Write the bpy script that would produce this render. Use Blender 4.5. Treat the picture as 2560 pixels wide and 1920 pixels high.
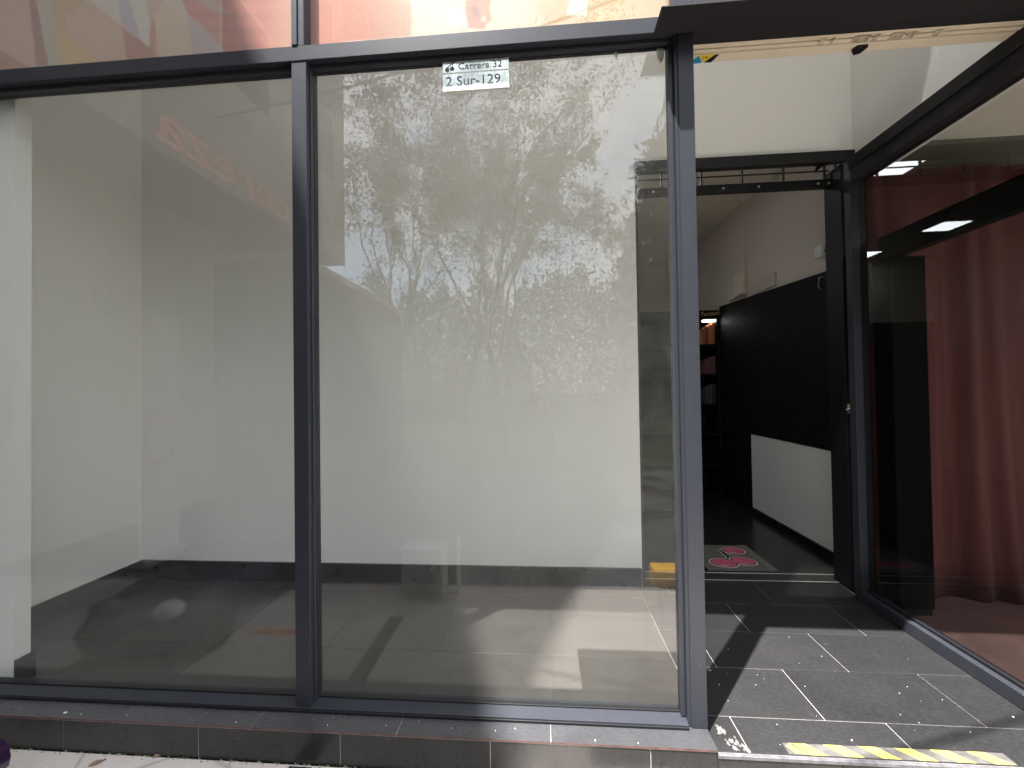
import bpy, bmesh, math, random
from math import radians as R, sin, cos, pi
from mathutils import Vector, Matrix, noise
random.seed(7)
S = bpy.context.scene
C = S.collection
for o in list(bpy.data.objects):
    bpy.data.objects.remove(o)

# ------------------------------------------------------------------ camera
F_PX, YAW, PITCH, ROLL = 1022.4, R(-4.264), R(0.839), R(-0.843)
EYE = Vector((0, 0, 1.3464))
cy, sy, cp, sp, cr, sr = cos(YAW), sin(YAW), cos(PITCH), sin(PITCH), cos(ROLL), sin(ROLL)
fwd = Vector((sy * cp, cy * cp, sp)); rt = Vector((cy, -sy, 0)); up = rt.cross(fwd)
rt2 = cr * rt + sr * up; up2 = -sr * rt + cr * up
cam = bpy.data.cameras.new('camera'); co = bpy.data.objects.new('camera', cam); C.objects.link(co)
M = Matrix((rt2, up2, -fwd)).transposed().to_4x4(); M.translation = EYE
co.matrix_world = M
cam.sensor_fit = 'HORIZONTAL'; cam.sensor_width = 36; cam.lens = 36 * F_PX / 2560
cam.clip_start = 0.02; cam.clip_end = 400
S.camera = co

# ------------------------------------------------------------------ world, sun, exposure
SUN = Vector((0.82, 1.0, -3.17)).normalized()
el = math.asin(-SUN.z)
w = bpy.data.worlds.new('World'); S.world = w; w.use_nodes = True
nt = w.node_tree; nt.nodes.clear()
sk = nt.nodes.new('ShaderNodeTexSky'); sk.sky_type = 'NISHITA'; sk.sun_disc = False
sk.sun_elevation = el
sk.sun_rotation = math.atan2(-SUN.x, -SUN.y)
sk.air_density = 1.3; sk.dust_density = 2.5; sk.ozone_density = 1.0
bg = nt.nodes.new('ShaderNodeBackground'); bg.inputs['Strength'].default_value = 0.1
wo = nt.nodes.new('ShaderNodeOutputWorld')
tc = nt.nodes.new('ShaderNodeTexCoord'); cn = nt.nodes.new('ShaderNodeTexNoise')
cn.inputs['Scale'].default_value = 2.2; cn.inputs['Detail'].default_value = 7; cn.inputs['Roughness'].default_value = .58
nt.links.new(tc.outputs['Generated'], cn.inputs['Vector'])
cr_ = nt.nodes.new('ShaderNodeValToRGB'); cr_.color_ramp.elements[0].position = .36; cr_.color_ramp.elements[1].position = .60
nt.links.new(cn.outputs['Fac'], cr_.inputs[0])
cm_ = nt.nodes.new('ShaderNodeMix'); cm_.data_type = 'RGBA'; cm_.inputs[7].default_value = (7.2, 7.2, 7.2, 1)
nt.links.new(cr_.outputs[0], cm_.inputs[0]); nt.links.new(sk.outputs[0], cm_.inputs[6])
nt.links.new(cm_.outputs[2], bg.inputs[0]); nt.links.new(bg.outputs[0], wo.inputs[0])
sl = bpy.data.lights.new('sun', 'SUN'); sl.energy = 4.7; sl.angle = R(0.6); sl.color = (1.0, 0.975, 0.94)
so = bpy.data.objects.new('sun', sl); C.objects.link(so)
so.rotation_euler = SUN.to_track_quat('-Z', 'Y').to_euler(); so.location = (-8, -10, 30)
S.view_settings.view_transform = 'Standard'; S.view_settings.look = 'None'
S.view_settings.gamma = 1; S.view_settings.use_curve_mapping = False
S.view_settings.exposure = 2.4
S.render.engine = 'CYCLES'
S.cycles.transparent_max_bounces = 24; S.cycles.max_bounces = 10
S.cycles.diffuse_bounces = 6; S.cycles.glossy_bounces = 5
S.cycles.sample_clamp_indirect = 6.0

# ------------------------------------------------------------------ materials
def new_mat(name):
    m = bpy.data.materials.new(name); m.use_nodes = True
    return m, m.node_tree, m.node_tree.nodes['Principled BSDF']

def pos(nt, scale=1.0):
    g = nt.nodes.new('ShaderNodeNewGeometry')
    mp = nt.nodes.new('ShaderNodeMapping')
    mp.inputs['Scale'].default_value = scale if hasattr(scale, '__len__') else (scale,) * 3
    nt.links.new(g.outputs['Position'], mp.inputs['Vector'])
    return mp.outputs[0]

def tex(nt, scale, detail=4, rough=.55, vscale=1.0, dist=0.0):
    n = nt.nodes.new('ShaderNodeTexNoise'); n.inputs['Scale'].default_value = scale
    n.inputs['Detail'].default_value = detail; n.inputs['Roughness'].default_value = rough
    n.inputs['Distortion'].default_value = dist
    nt.links.new(pos(nt, vscale), n.inputs['Vector'])
    return n.outputs['Fac']

def ramp(nt, fac, stops):
    r = nt.nodes.new('ShaderNodeValToRGB'); e = r.color_ramp.elements
    while len(e) < len(stops): e.new(0.5)
    for i, (p, c) in enumerate(stops):
        e[i].position = p; e[i].color = (*c, 1) if hasattr(c, '__len__') else (c, c, c, 1)
    nt.links.new(fac, r.inputs[0])
    return r.outputs[0]

def mix(nt, fac, a, b, mode='MIX'):
    n = nt.nodes.new('ShaderNodeMix'); n.data_type = 'RGBA'; n.blend_type = mode
    for s, v in ((0, fac), (6, a), (7, b)):
        if hasattr(v, 'links'): nt.links.new(v, n.inputs[s])
        else: n.inputs[s].default_value = v if s == 0 else (*v, 1)
    return n.outputs[2]

def bump(nt, b, h, strength, dist=.01):
    n = nt.nodes.new('ShaderNodeBump'); n.inputs['Strength'].default_value = strength
    n.inputs['Distance'].default_value = dist
    nt.links.new(h, n.inputs['Height']); nt.links.new(n.outputs[0], b.inputs['Normal'])

def plain(name, col, rough=.5, metal=0.0, var=.15, scale=6, bmp=0.0, bscale=60, spec=.5):
    m, nt, b = new_mat(name)
    f = tex(nt, scale)
    c2 = tuple(min(1, c * (1 + var)) for c in col); c1 = tuple(c * (1 - var) for c in col)
    nt.links.new(ramp(nt, f, [(.3, c1), (.7, c2)]), b.inputs['Base Color'])
    b.inputs['Metallic'].default_value = metal
    b.inputs['Specular IOR Level'].default_value = spec
    rf = tex(nt, scale * 3)
    nt.links.new(ramp(nt, rf, [(.3, max(.02, rough * .85)), (.7, min(1, rough * 1.15))]), b.inputs['Roughness'])
    if bmp: bump(nt, b, tex(nt, bscale, 3), bmp, .004)
    return m

def wall_mat(name, col):
    m, nt, b = new_mat(name)
    f = tex(nt, 1.3, 3); g = tex(nt, 9, 4)
    a = mix(nt, f, tuple(c * .96 for c in col), tuple(min(1, c * 1.03) for c in col))
    scuff = ramp(nt, g, [(.70, 0.0), (.80, 1.0)])
    cc = mix(nt, scuff, a, tuple(c * .97 for c in col))
    nt.links.new(cc, b.inputs['Base Color']); b.inputs['Roughness'].default_value = .75
    bump(nt, b, tex(nt, 180, 3), .12, .002)
    return m

def slate(name, col, rough=.42, dirt=.35, grain=1.0):
    m, nt, b = new_mat(name)
    oi = nt.nodes.new('ShaderNodeObjectInfo')
    f = tex(nt, 3.5, 8, .65, (1, 2.2, 1), .6); fine = tex(nt, 45, 6, .7, (1, 3, 1))
    a = ramp(nt, f, [(.25, tuple(c * .72 for c in col)), (.5, col), (.8, tuple(c * 1.35 for c in col))])
    a = mix(nt, .35 * grain, a, ramp(nt, fine, [(.3, tuple(c * .6 for c in col)), (.7, tuple(c * 1.5 for c in col))]))
    tint = nt.nodes.new('ShaderNodeMapRange'); tint.inputs[3].default_value = .86; tint.inputs[4].default_value = 1.14
    nt.links.new(oi.outputs['Random'], tint.inputs[0])
    hv = nt.nodes.new('ShaderNodeHueSaturation'); nt.links.new(tint.outputs[0], hv.inputs['Value']); nt.links.new(a, hv.inputs['Color'])
    sc = ramp(nt, tex(nt, 11, 8, .75, (1.0, .35, 1), 1.5), [(.60, 0.0), (.72, dirt)])
    dst = ramp(nt, tex(nt, 1.4, 5, .6), [(.45, 0.0), (.75, dirt * .45)])
    add = nt.nodes.new('ShaderNodeMath'); add.operation = 'MAXIMUM'
    nt.links.new(sc, add.inputs[0]); nt.links.new(dst, add.inputs[1])
    c = mix(nt, add.outputs[0], hv.outputs[0], (.16, .15, .14))
    nt.links.new(c, b.inputs['Base Color'])
    nt.links.new(ramp(nt, fine, [(.3, rough * (1 - .2 * grain)), (.7, rough * (1 + .25 * grain))]), b.inputs['Roughness'])
    bump(nt, b, tex(nt, 30, 8, .7, (1, 2.5, 1), .8), .25 * grain ** 2, .004)
    return m

def metal_paint(name, col, rough=.38):
    m, nt, b = new_mat(name)
    streak = tex(nt, 22, 3, .5, (1, 1, .03)); spot = tex(nt, 55, 4)
    hs = tex(nt, 22, 3, .5, (.03, 1, 1))
    a = mix(nt, streak, tuple(c * .86 for c in col), tuple(c * 1.15 for c in col))
    a = mix(nt, ramp(nt, hs, [(.55, 0.0), (.75, .12)]), a, tuple(c * 1.4 + .005 for c in col))
    chips = ramp(nt, tex(nt, 70, 2), [(.74, 0.0), (.76, .7)])
    big = ramp(nt, tex(nt, 2.2, 3), [(.5, 0.0), (.62, 1.0)])
    mu = nt.nodes.new('ShaderNodeMath'); mu.operation = 'MULTIPLY'
    nt.links.new(chips, mu.inputs[0]); nt.links.new(big, mu.inputs[1])
    a = mix(nt, mu.outputs[0], a, (.30, .29, .27))
    nt.links.new(a, b.inputs['Base Color']); b.inputs['Metallic'].default_value = .0; b.inputs['Specular IOR Level'].default_value = .22
    nt.links.new(ramp(nt, spot, [(.3, rough * .96), (.7, rough * 1.05)]), b.inputs['Roughness'])
    bump(nt, b, streak, .008, .001)
    return m

def glass_mat(name, tint=(.946, .950, .940), dust=.019, refl=1.0, f0=.04):
    m = bpy.data.materials.new(name); m.use_nodes = True; nt = m.node_tree; nt.nodes.clear()
    out = nt.nodes.new('ShaderNodeOutputMaterial')
    g = nt.nodes.new('ShaderNodeNewGeometry')
    d = nt.nodes.new('ShaderNodeVectorMath'); d.operation = 'DOT_PRODUCT'
    nt.links.new(g.outputs['Incoming'], d.inputs[0]); nt.links.new(g.outputs['Normal'], d.inputs[1])
    def mth(op, a, b=None):
        n = nt.nodes.new('ShaderNodeMath'); n.operation = op
        for i, v in enumerate((a, b)):
            if v is None: continue
            if hasattr(v, 'links'): nt.links.new(v, n.inputs[i])
            else: n.inputs[i].default_value = v
        return n.outputs[0]
    c = mth('ABSOLUTE', d.outputs['Value']); k = mth('POWER', mth('SUBTRACT', 1.0, c), 5.0)
    fr = mth('MULTIPLY', mth('ADD', mth('MULTIPLY', k, 1 - f0), f0), refl)
    tr = nt.nodes.new('ShaderNodeBsdfTransparent'); tr.inputs[0].default_value = (*tint, 1)
    gl = nt.nodes.new('ShaderNodeBsdfGlossy'); gl.inputs['Roughness'].default_value = 0.0
    gl.inputs['Color'].default_value = (1, 1, 1, 1)
    wv = nt.nodes.new('ShaderNodeBump'); wv.inputs['Strength'].default_value = .0025; wv.inputs['Distance'].default_value = .02
    nt.links.new(tex(nt, 1.4, 1), wv.inputs['Height']); nt.links.new(wv.outputs[0], gl.inputs['Normal'])
    df = nt.nodes.new('ShaderNodeBsdfDiffuse'); df.inputs[0].default_value = (.55, .54, .5, 1)
    m1 = nt.nodes.new('ShaderNodeMixShader'); nt.links.new(fr, m1.inputs[0]); nt.links.new(tr.outputs[0], m1.inputs[1]); nt.links.new(gl.outputs[0], m1.inputs[2])
    smear = ramp(nt, tex(nt, 5, 6, .7, (1, 1, .5), 2.2), [(.44, dust * .7), (.62, dust), (.76, dust * 2.0)])
    m2 = nt.nodes.new('ShaderNodeMixShader'); nt.links.new(smear, m2.inputs[0]); nt.links.new(m1.outputs[0], m2.inputs[1]); nt.links.new(df.outputs[0], m2.inputs[2])
    nt.links.new(m2.outputs[0], out.inputs[0])
    return m

def emit(name, col, strength):
    m = bpy.data.materials.new(name); m.use_nodes = True; nt = m.node_tree; nt.nodes.clear()
    e = nt.nodes.new('ShaderNodeEmission'); e.inputs[0].default_value = (*col, 1); e.inputs[1].default_value = strength
    o = nt.nodes.new('ShaderNodeOutputMaterial'); nt.links.new(e.outputs[0], o.inputs[0])
    return m

def print_mat(name, trans=0.0, rough=.45):
    m, nt, b = new_mat(name)
    a = nt.nodes.new('ShaderNodeAttribute'); a.attribute_name = 'print'
    f = tex(nt, 60, 3)
    c = mix(nt, .06, a.outputs['Color'], ramp(nt, f, [(.3, .3), (.7, .9)]))
    nt.links.new(c, b.inputs['Base Color']); b.inputs['Roughness'].default_value = rough
    tl_ = nt.nodes.new('ShaderNodeBsdfTranslucent'); tl_.inputs[0].default_value = (.53, .56, .56, 1)
    out = nt.nodes['Material Output']; m0 = nt.nodes.new('ShaderNodeMixShader'); m0.inputs[0].default_value = .45
    nt.links.new(b.outputs[0], m0.inputs[1]); nt.links.new(tl_.outputs[0], m0.inputs[2]); nt.links.new(m0.outputs[0], out.inputs[0])
    if trans:
        out = nt.nodes['Material Output']
        t = nt.nodes.new('ShaderNodeBsdfTransparent'); ms = nt.nodes.new('ShaderNodeMixShader')
        ms.inputs[0].default_value = trans
        nt.links.new(m0.outputs[0], ms.inputs[1]); nt.links.new(t.outputs[0], ms.inputs[2]); nt.links.new(ms.outputs[0], out.inputs[0])
    return m

ALU = metal_paint('dark_aluminium', (.025, .027, .034), .36)
ALU_IN = metal_paint('black_aluminium', (.011, .011, .013), .4)
STEEL = metal_paint('canopy_steel', (.016, .015, .017), .6)
BLACK = plain('black_paint', (.010, .010, .011), .5, var=.2, spec=.3)
BASEB = plain('black_baseboard', (.012, .012, .015), .3, var=.25, scale=4)
WHITE = wall_mat('white_plaster', (.80, .80, .775))
BEIGE = wall_mat('warm_plaster', (.64, .58, .50))
CEIL = plain('ceiling_paint', (.7, .66, .58), .8, var=.03)
TILE = slate('slate_tile', (.0155, .0153, .016), .44, .10)
DTILE = slate('display_tile', (.042, .039, .036), .30, .08, .25)
BTILE = slate('plinth_tile', (.020, .0195, .0195), .30, .22)
LTILE = slate('ledge_tile_lit', (.046, .046, .050), .30, .25)  # plinth tile lightened for the sun and sky gleam on the ledge top
GROUT = plain('pale_grout', (.30, .285, .27), .9, var=.2, scale=30)
DGROUT = plain('dark_grout', (.035, .034, .032), .9, var=.15, scale=30)
CLAY = plain('clay_edge', (.10, .048, .042), .8, var=.35, scale=30)
GLASS = glass_mat('window_glass')
GLASS2 = glass_mat('side_glass', (.66, .68, .67), .0018, .9)
CREAM = plain('cream_aluminium', (.66, .58, .45), .5, var=.05)
ALUW = plain('bright_aluminium', (.55, .55, .54), .45, metal=.3, var=.15, scale=40)
CONC = None

def concrete(name, c, crack=True):
    m, nt, b = new_mat(name)
    f = tex(nt, 1.7, 8, .62, 1, .4); g = tex(nt, 60, 5, .7)
    a = ramp(nt, f, [(.28, tuple(x * .80 for x in c)), (.5, c), (.75, tuple(x * 1.15 for x in c))])
    a = mix(nt, .16, a, ramp(nt, g, [(.3, tuple(x * .6 for x in c)), (.7, tuple(x * 1.3 for x in c))]))
    v = nt.nodes.new('ShaderNodeTexVoronoi'); v.feature = 'DISTANCE_TO_EDGE'; v.inputs['Scale'].default_value = 1.1
    nt.links.new(pos(nt), v.inputs['Vector'])
    if crack: a = mix(nt, ramp(nt, v.outputs[0], [(0.0, .5), (.012, 0.0)]), a, tuple(x * .3 for x in c))
    nt.links.new(a, b.inputs['Base Color']); b.inputs['Roughness'].default_value = .9
    bump(nt, b, g, .5, .004)
    return m
PAVE = concrete('pavement_concrete', (.52, .475, .435))
ASPH = concrete('asphalt', (.034, .034, .037))
RENDER = concrete('rendered_wall', (.42, .40, .36), False)

# ------------------------------------------------------------------ geometry helpers
ROOT = {}
def bx(bm, x0, x1, y0, y1, z0, z1, bev=0.0, mi=0):
    vs = [bm.verts.new(p) for p in ((x0, y0, z0), (x1, y0, z0), (x1, y1, z0), (x0, y1, z0), (x0, y0, z1), (x1, y0, z1), (x1, y1, z1), (x0, y1, z1))]
    fs = [bm.faces.new([vs[i] for i in q]) for q in ((0, 3, 2, 1), (4, 5, 6, 7), (0, 1, 5, 4), (1, 2, 6, 5), (2, 3, 7, 6), (3, 0, 4, 7))]
    for f in fs: f.material_index = mi
    if bev:
        es = list({e for f in fs for e in f.edges})
        bmesh.ops.bevel(bm, geom=es, offset=bev, segments=1, affect='EDGES')
    return fs

def tube(bm, pts, rads, n=8):
    rings = []
    for i, p in enumerate(pts):
        p = Vector(p); a = Vector(pts[max(0, i - 1)]); b = Vector(pts[min(len(pts) - 1, i + 1)])
        d = (b - a).normalized()
        u = d.orthogonal().normalized(); v = d.cross(u)
        r = rads[i] if hasattr(rads, '__len__') else rads
        rings.append([bm.verts.new(p + r * (cos(2 * pi * k / n) * u + sin(2 * pi * k / n) * v)) for k in range(n)])
    for a, b in zip(rings, rings[1:]):
        # align
        off = min(range(n), key=lambda s: (a[0].co - b[s].co).length)
        for k in range(n):
            bm.faces.new((a[k], a[(k + 1) % n], b[(k + 1 + off) % n], b[(k + off) % n]))
    bm.faces.new(rings[0][::-1]); bm.faces.new(rings[-1])

def prism(bm, poly, axis, a, b, mi=0):
    """poly: 2-D points in the two other axes (in x,y,z order), extruded along axis from a to b"""
    def P(q, t):
        l = list(q); l.insert(axis, t); return l
    v0 = [bm.verts.new(P(q, a)) for q in poly]; v1 = [bm.verts.new(P(q, b)) for q in poly]
    n = len(poly)
    fs = [bm.faces.new(v0), bm.faces.new(v1[::-1])]
    for i in range(n): fs.append(bm.faces.new((v0[i], v1[i], v1[(i + 1) % n], v0[(i + 1) % n])))
    for f in fs: f.material_index = mi
    return fs

def disc(bm, c, rx, ry, z0, z1, n=40, rot=0):
    pts = [(c[0] + cos(rot) * rx * cos(t) - sin(rot) * ry * sin(t), c[1] + sin(rot) * rx * cos(t) + cos(rot) * ry * sin(t)) for t in (2 * pi * k / n for k in range(n))]
    prism(bm, pts, 2, z0, z1)

def obj(name, bm, mats, parent=None, label=None, smooth=False, kind=None):
    bmesh.ops.recalc_face_normals(bm, faces=bm.faces)
    me = bpy.data.meshes.new(name)
    if parent is not None and parent.name in ROOT:
        bmesh.ops.translate(bm, verts=bm.verts, vec=-ROOT[parent.name])
    bm.to_mesh(me); bm.free()
    for m in (mats if isinstance(mats, (list, tuple)) else [mats]): me.materials.append(m)
    if smooth:
        for p in me.polygons: p.use_smooth = True
    o = bpy.data.objects.new(name, me); C.objects.link(o)
    if parent is not None:
        o.parent = parent
        if parent.name in ROOT: ROOT[o.name] = ROOT[parent.name]
    if label: o['label'] = label
    if kind: o['kind'] = kind
    return o

def box(name, x0, x1, y0, y1, z0, z1, m, parent=None, bev=0.0, label=None, kind=None):
    bm = bmesh.new(); bx(bm, x0, x1, y0, y1, z0, z1, bev)
    return obj(name, bm, m, parent, label, kind=kind)

def thing(name, label, cat, loc=(0, 0, 0), group=None):
    o = bpy.data.objects.new(name, None); C.objects.link(o); o.location = loc
    o.empty_display_size = .1
    ROOT[o.name] = Vector(loc)
    o['label'] = label; o['category'] = cat
    if group: o['group'] = group
    return o

def tag(o, label, cat, group=None):
    o['label'] = label; o['category'] = cat
    if group: o['group'] = group
    return o

def struct(name, *a, **k):
    return box(name, *a, kind='structure', **k)

def text_obj(name, body, size, m, parent, loc, rot, extrude=.001, label=None, sx=1.0):
    cu = bpy.data.curves.new(name, 'FONT'); cu.body = body; cu.size = size; cu.extrude = extrude
    cu.resolution_u = 3
    t = bpy.data.objects.new('tmp', cu)
    C.objects.link(t)
    dg = bpy.context.evaluated_depsgraph_get(); dg.update()
    me = bpy.data.meshes.new_from_object(t.evaluated_get(dg))
    bpy.data.objects.remove(t)
    mw = Matrix.Translation(Vector(loc)) @ rot @ Matrix.Diagonal((sx, 1, 1, 1))
    if parent is not None and parent.name in ROOT: mw = Matrix.Translation(-ROOT[parent.name]) @ mw
    bm = bmesh.new(); bm.from_mesh(me); bm.verts.ensure_lookup_table()
    seen = set(); isl = []
    for v in bm.verts:
        if v.index in seen: continue
        st_ = [v]; seen.add(v.index); cur = []
        while st_:
            q = st_.pop(); cur.append(q)
            for e in q.link_edges:
                r_ = e.other_vert(q)
                if r_.index not in seen: seen.add(r_.index); st_.append(r_)
        isl.append([min(q.co.x for q in cur), max(q.co.x for q in cur), {q.index for q in cur}])
    isl.sort(key=lambda a: a[0]); grp = []
    for a in isl:
        if grp and a[0] < grp[-1][1] - .25 * (a[1] - a[0]): grp[-1][1] = max(grp[-1][1], a[1]); grp[-1][2] |= a[2]
        else: grp.append(a)
    for a in grp:
        b2 = bm.copy(); b2.verts.ensure_lookup_table()
        bmesh.ops.delete(b2, geom=[q for q in b2.verts if q.index not in a[2]], context='VERTS')
        m2 = bpy.data.meshes.new('letter'); b2.to_mesh(m2); b2.free(); m2.transform(mw); m2.materials.append(m)
        o = bpy.data.objects.new('letter', m2); C.objects.link(o)
        if parent is not None: o.parent = parent
    bm.free()

def ray(px, py):
    q = Vector(((px - 1280) / F_PX, -(py - 960) / F_PX, 1.0))
    return q.x * rt2 + q.y * up2 + q.z * fwd
def at_y(px, py, y):
    d = ray(px, py); return EYE + d * ((y - EYE.y) / d.y)
def at_z(px, py, z):
    d = ray(px, py); return EYE + d * ((z - EYE.z) / d.z)
def at_x(px, py, x):
    d = ray(px, py); return EYE + d * ((x - EYE.x) / d.x)

# ------------------------------------------------------------------ ground
GZ = -.115
def ground_patch(bm, x0, x1, y0, y1, z):
    bm.faces.new([bm.verts.new(p) for p in ((x0, y0, z), (x1, y0, z), (x1, y1, z), (x0, y1, z))])
struct('pavement', -12, 14, .37, 1.56, -.4, GZ, PAVE)
struct('kerb', -60, 60, .31, .37, -.5, GZ - .004, plain('kerb_stone', (.2, .19, .18), .9))
bm = bmesh.new(); ground_patch(bm, -60, 60, -4.2, .31, GZ - .02); obj('road', bm, ASPH, kind='structure')
bm = bmesh.new(); ground_patch(bm, -150, 150, -150, 150, GZ - .30); obj('ground', bm, plain('grassy_soil', (.020, .025, .012), .95, var=.3, scale=.5, spec=0), kind='structure')
struct('grass_verge', -60, 60, -150, -4.2, -.45, GZ - .004, plain('verge_grass', (.020, .025, .012), .95, var=.35, scale=3, spec=0))
LINE = plain('white_road_paint', (.7, .7, .66), .8, var=.12)
bm = bmesh.new()
for k in range(-10, 11): ground_patch(bm, k * 4 - 1, k * 4 + 1, -5.2, -5.08, GZ - .126)
bm.free()

# ------------------------------------------------------------------ interior shell (display, vestibule, store)
struct('display_wall', -3.2, .65, 2.83, 3.0, -.1, 5.2, WHITE)
struct('bulkhead_wall', .65, 2.06, 2.83, 3.0, 2.885, 5.2, WHITE)
struct('display_side_wall', -3.2, -2.97, 1.66, 2.828, -.1, 5.2, WHITE)
struct('display_pier', -2.966, -2.48, 1.745, 1.81, -.1, 5.2, WHITE)
struct('vestibule_ceiling', -3.2, 2.3, 1.76, 3.0, 5.203, 5.3, CEIL)
struct('vestibule_side_wall', 2.06, 2.3, 1.66, 2.98, 2.775, 5.2, WHITE)
def skirting(name, *a, label):
    return tag(box(name, *a, BASEB, None, .002), label, 'skirting')
skirting('skirting_board', -2.95, .645, 2.812, 2.829, .001, .135, label='long black skirting board along the foot of the white back wall')
skirting('skirting_board', -2.969, -2.953, 1.815, 2.829, .001, .135, label='black skirting board along the left side wall of the shop window')
skirting('skirting_board', -2.479, -2.463, 1.745, 1.82, .001, .12, label='short black skirting piece on the white pier at the far left')
# store
struct('store_floor', -2.6, 2.6, 3.085, 7.2, -.1, -.001, plain('store_floor_tile', (.022, .021, .02), .22, var=.3, scale=2))
struct('store_ceiling', -2.6, 2.6, 3.004, 7.2, 3.37, 3.45, CEIL)
struct('store_side_wall', 2.24, 2.5, 3.004, 7.2, -.05, 3.37, BEIGE)
struct('store_left_wall', -2.6, -2.4, 3.004, 7.2, -.05, 3.37, BEIGE)
struct('store_back_wall', -2.4, 2.238, 7.0, 7.2, -.05, 3.37, BEIGE)
struct('store_door_reveal', 2.06, 2.5, 2.98, 3.002, -.05, 3.37, BLACK)
PIL = struct('store_pilaster', 2.205, 2.239, 4.62, 5.0, 2.36, 3.37, BEIGE)

# tiled floors : a bed of grout with each tile a part
def tile_row(parent, bounds_x, y0, y1, z, m, g=.003, th=.012, name='tile'):
    for a, b in zip(bounds_x, bounds_x[1:]):
        box(name, a + g / 2, b - g / 2, y0 + g / 2, y1 - g / 2, z - th, z + random.uniform(-.0004, .0004), m, parent, .0008)
ef = struct('entrance_floor', .622, 1.99, 1.575, 2.95, -.11, -.003, GROUT)
rows = [(1.580, 1.752, [.622, .741, 1.339, 1.94]), (1.752, 2.052, [.622, 1.114, 1.714, 1.985]), (2.052, 2.352, [.622, .815, 1.415, 1.985]),
        (2.352, 2.652, [.622, 1.115, 1.715, 1.985]), (2.652, 2.948, [.622, .815, 1.415, 1.985])]
for y0, y1, bs in rows: tile_row(ef, bs, y0, y1, 0, TILE, .0038)
bm = bmesh.new(); bx(bm, .62, 1.99, 1.564, 1.5775, -.012, .001, .001)
obj('step_nosing', bm, plain('nosing_aluminium', (.15, .145, .155), .4, metal=.3, var=.3, scale=30), ef)
for a, b in ((.62, 1.05), (1.053, 1.65), (1.653, 1.99)):
    box('riser_tile', a, b, 1.567, 1.5745, GZ, -.0125, BTILE, ef)
th = struct('threshold', .65, 2.06, 2.952, 3.08, -.05, .006, plain('threshold_metal', (.05, .048, .045), .35, metal=.4))
for yy in (2.956, 3.072): box('threshold_edge', .652, 2.058, yy - .003, yy + .003, .006, .009, ALUW, th)
df = struct('display_floor', -2.97, .618, 1.70, 2.83, -.11, -.003, DGROUT)
ys = [1.70, 2.10, 2.70, 2.83]; xs = [-2.97, -2.37, -1.77, -1.17, -.57, .03, .618]
DT2 = slate('brown_display_tile', (.055, .045, .038), .3, .1)
for y0, y1 in zip(ys, ys[1:]): tile_row(df, xs, y0, y1, 0, DTILE, .0022)
struct('display_subfloor_edge', .62, .65, 2.0, 2.83, -.1, -.004, DGROUT)

# plinth below the window
pl = thing('tiled_plinth', 'low black tiled plinth with chipped reddish tile edge below the shop window', 'plinth', (-1.2, 1.6, GZ))
box('core', -4.0, .612, 1.575, 1.699, GZ - .02, .008, DGROUT, pl)
jx = [-3.77, -3.18, -2.59, -1.997, -1.405, -.813, -.22, .378, .617]
for a, b in zip(jx, jx[1:]):
    box('plinth_tile', a + .002, b - .002, 1.566, 1.5745, GZ, .010, BTILE, pl, .001)
box('plinth_tile', .6125, .6195, 1.568, 1.70, GZ, .010, BTILE, pl, .001)
box('grout_line', -3.77, .61, 1.5685, 1.574, GZ, .009, GROUT, pl)
jl = [-3.55, -2.96, -2.365, -1.772, -1.179, -.586, .01, .6185]
for a, b in zip(jl, jl[1:]):
    bm = bmesh.new(); fs = bx(bm, a + .0015, b - .0015, 1.5625, 1.70, .0135, .0205)
    fs[2].material_index = 1
    if b > .6: fs[3].material_index = 1
    obj('ledge_tile', bm, [LTILE, CLAY], pl)
box('ledge_grout', -3.55, .612, 1.566, 1.70, .009, .0185, GROUT, pl)

# ------------------------------------------------------------------ shop window frame
sw = thing('shop_window', 'large two-bay shop window in dark aluminium frame above the black plinth', 'shop window', (-.9, 1.69, .02))
def bars(name, lst, m=ALU, parent=sw, bev=.0018, label=None):
    bm = bmesh.new()
    for b in lst: bx(bm, *b, bev)
    return obj(name, bm, m, parent, label)
ZT0, ZT1 = 2.764, 2.832
bm = bmesh.new(); prism(bm, [(1.648, .0325), (1.648, .036), (1.697, .046), (1.74, .046), (1.74, .0325)], 0, -3.6, .545); obj('sill', bm, ALU, sw)
bars('sill_base', [(-3.6, .545, 1.643, 1.74, .0208, .0318)], ALU_IN)
bars('transom', [(-3.6, .545, 1.655, 1.745, ZT0, ZT1), (-3.6, .545, 1.652, 1.6548, ZT0, ZT0 + .004), (-3.6, .545, 1.68, 1.72, 2.745, ZT0 - .0005)])
bars('mullion', [(-1.05, -.984, 1.655, 1.745, .0405, ZT0 - .0008), (-1.056, -1.0505, 1.68, 1.72, .0465, 2.744), (-.9835, -.978, 1.68, 1.72, .0465, 2.744)])
bars('upper_mullion', [(-1.05, -.994, 1.657, 1.745, ZT1 + .0005, 5.05), (-1.047, -1.022, 1.651, 1.6568, ZT1 + .001, 5.05)])
bars('corner_post', [(.5455, .6205, 1.662, 1.765, .021, 2.7545), (.5575, .6185, 1.655, 1.6618, .021, 2.7545), (.527, .545, 1.68, 1.72, .0465, 2.744)])
bars('upper_post', [(.5455, .6205, 1.657, 1.745, 2.7608, 5.05)])
bars('top_rail', [(-3.6, 2.05, 1.655, 1.745, 5.0505, 5.12)])
bars('glazing_bead', [(-3.6, -1.0505, 1.70, 1.72, .0405, .052), (-.978, .527, 1.70, 1.72, .0405, .052)], ALU_IN)
def pane(x0, x1, z0, z1, parent=sw, y=1.70, m=GLASS, name='glass_pane'):
    return box(name, x0, x1, y, y + .006, z0, z1, m, parent)
pane(-3.6, -1.056, .046, 2.745); pane(-.978, .527, .046, 2.745)
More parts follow.
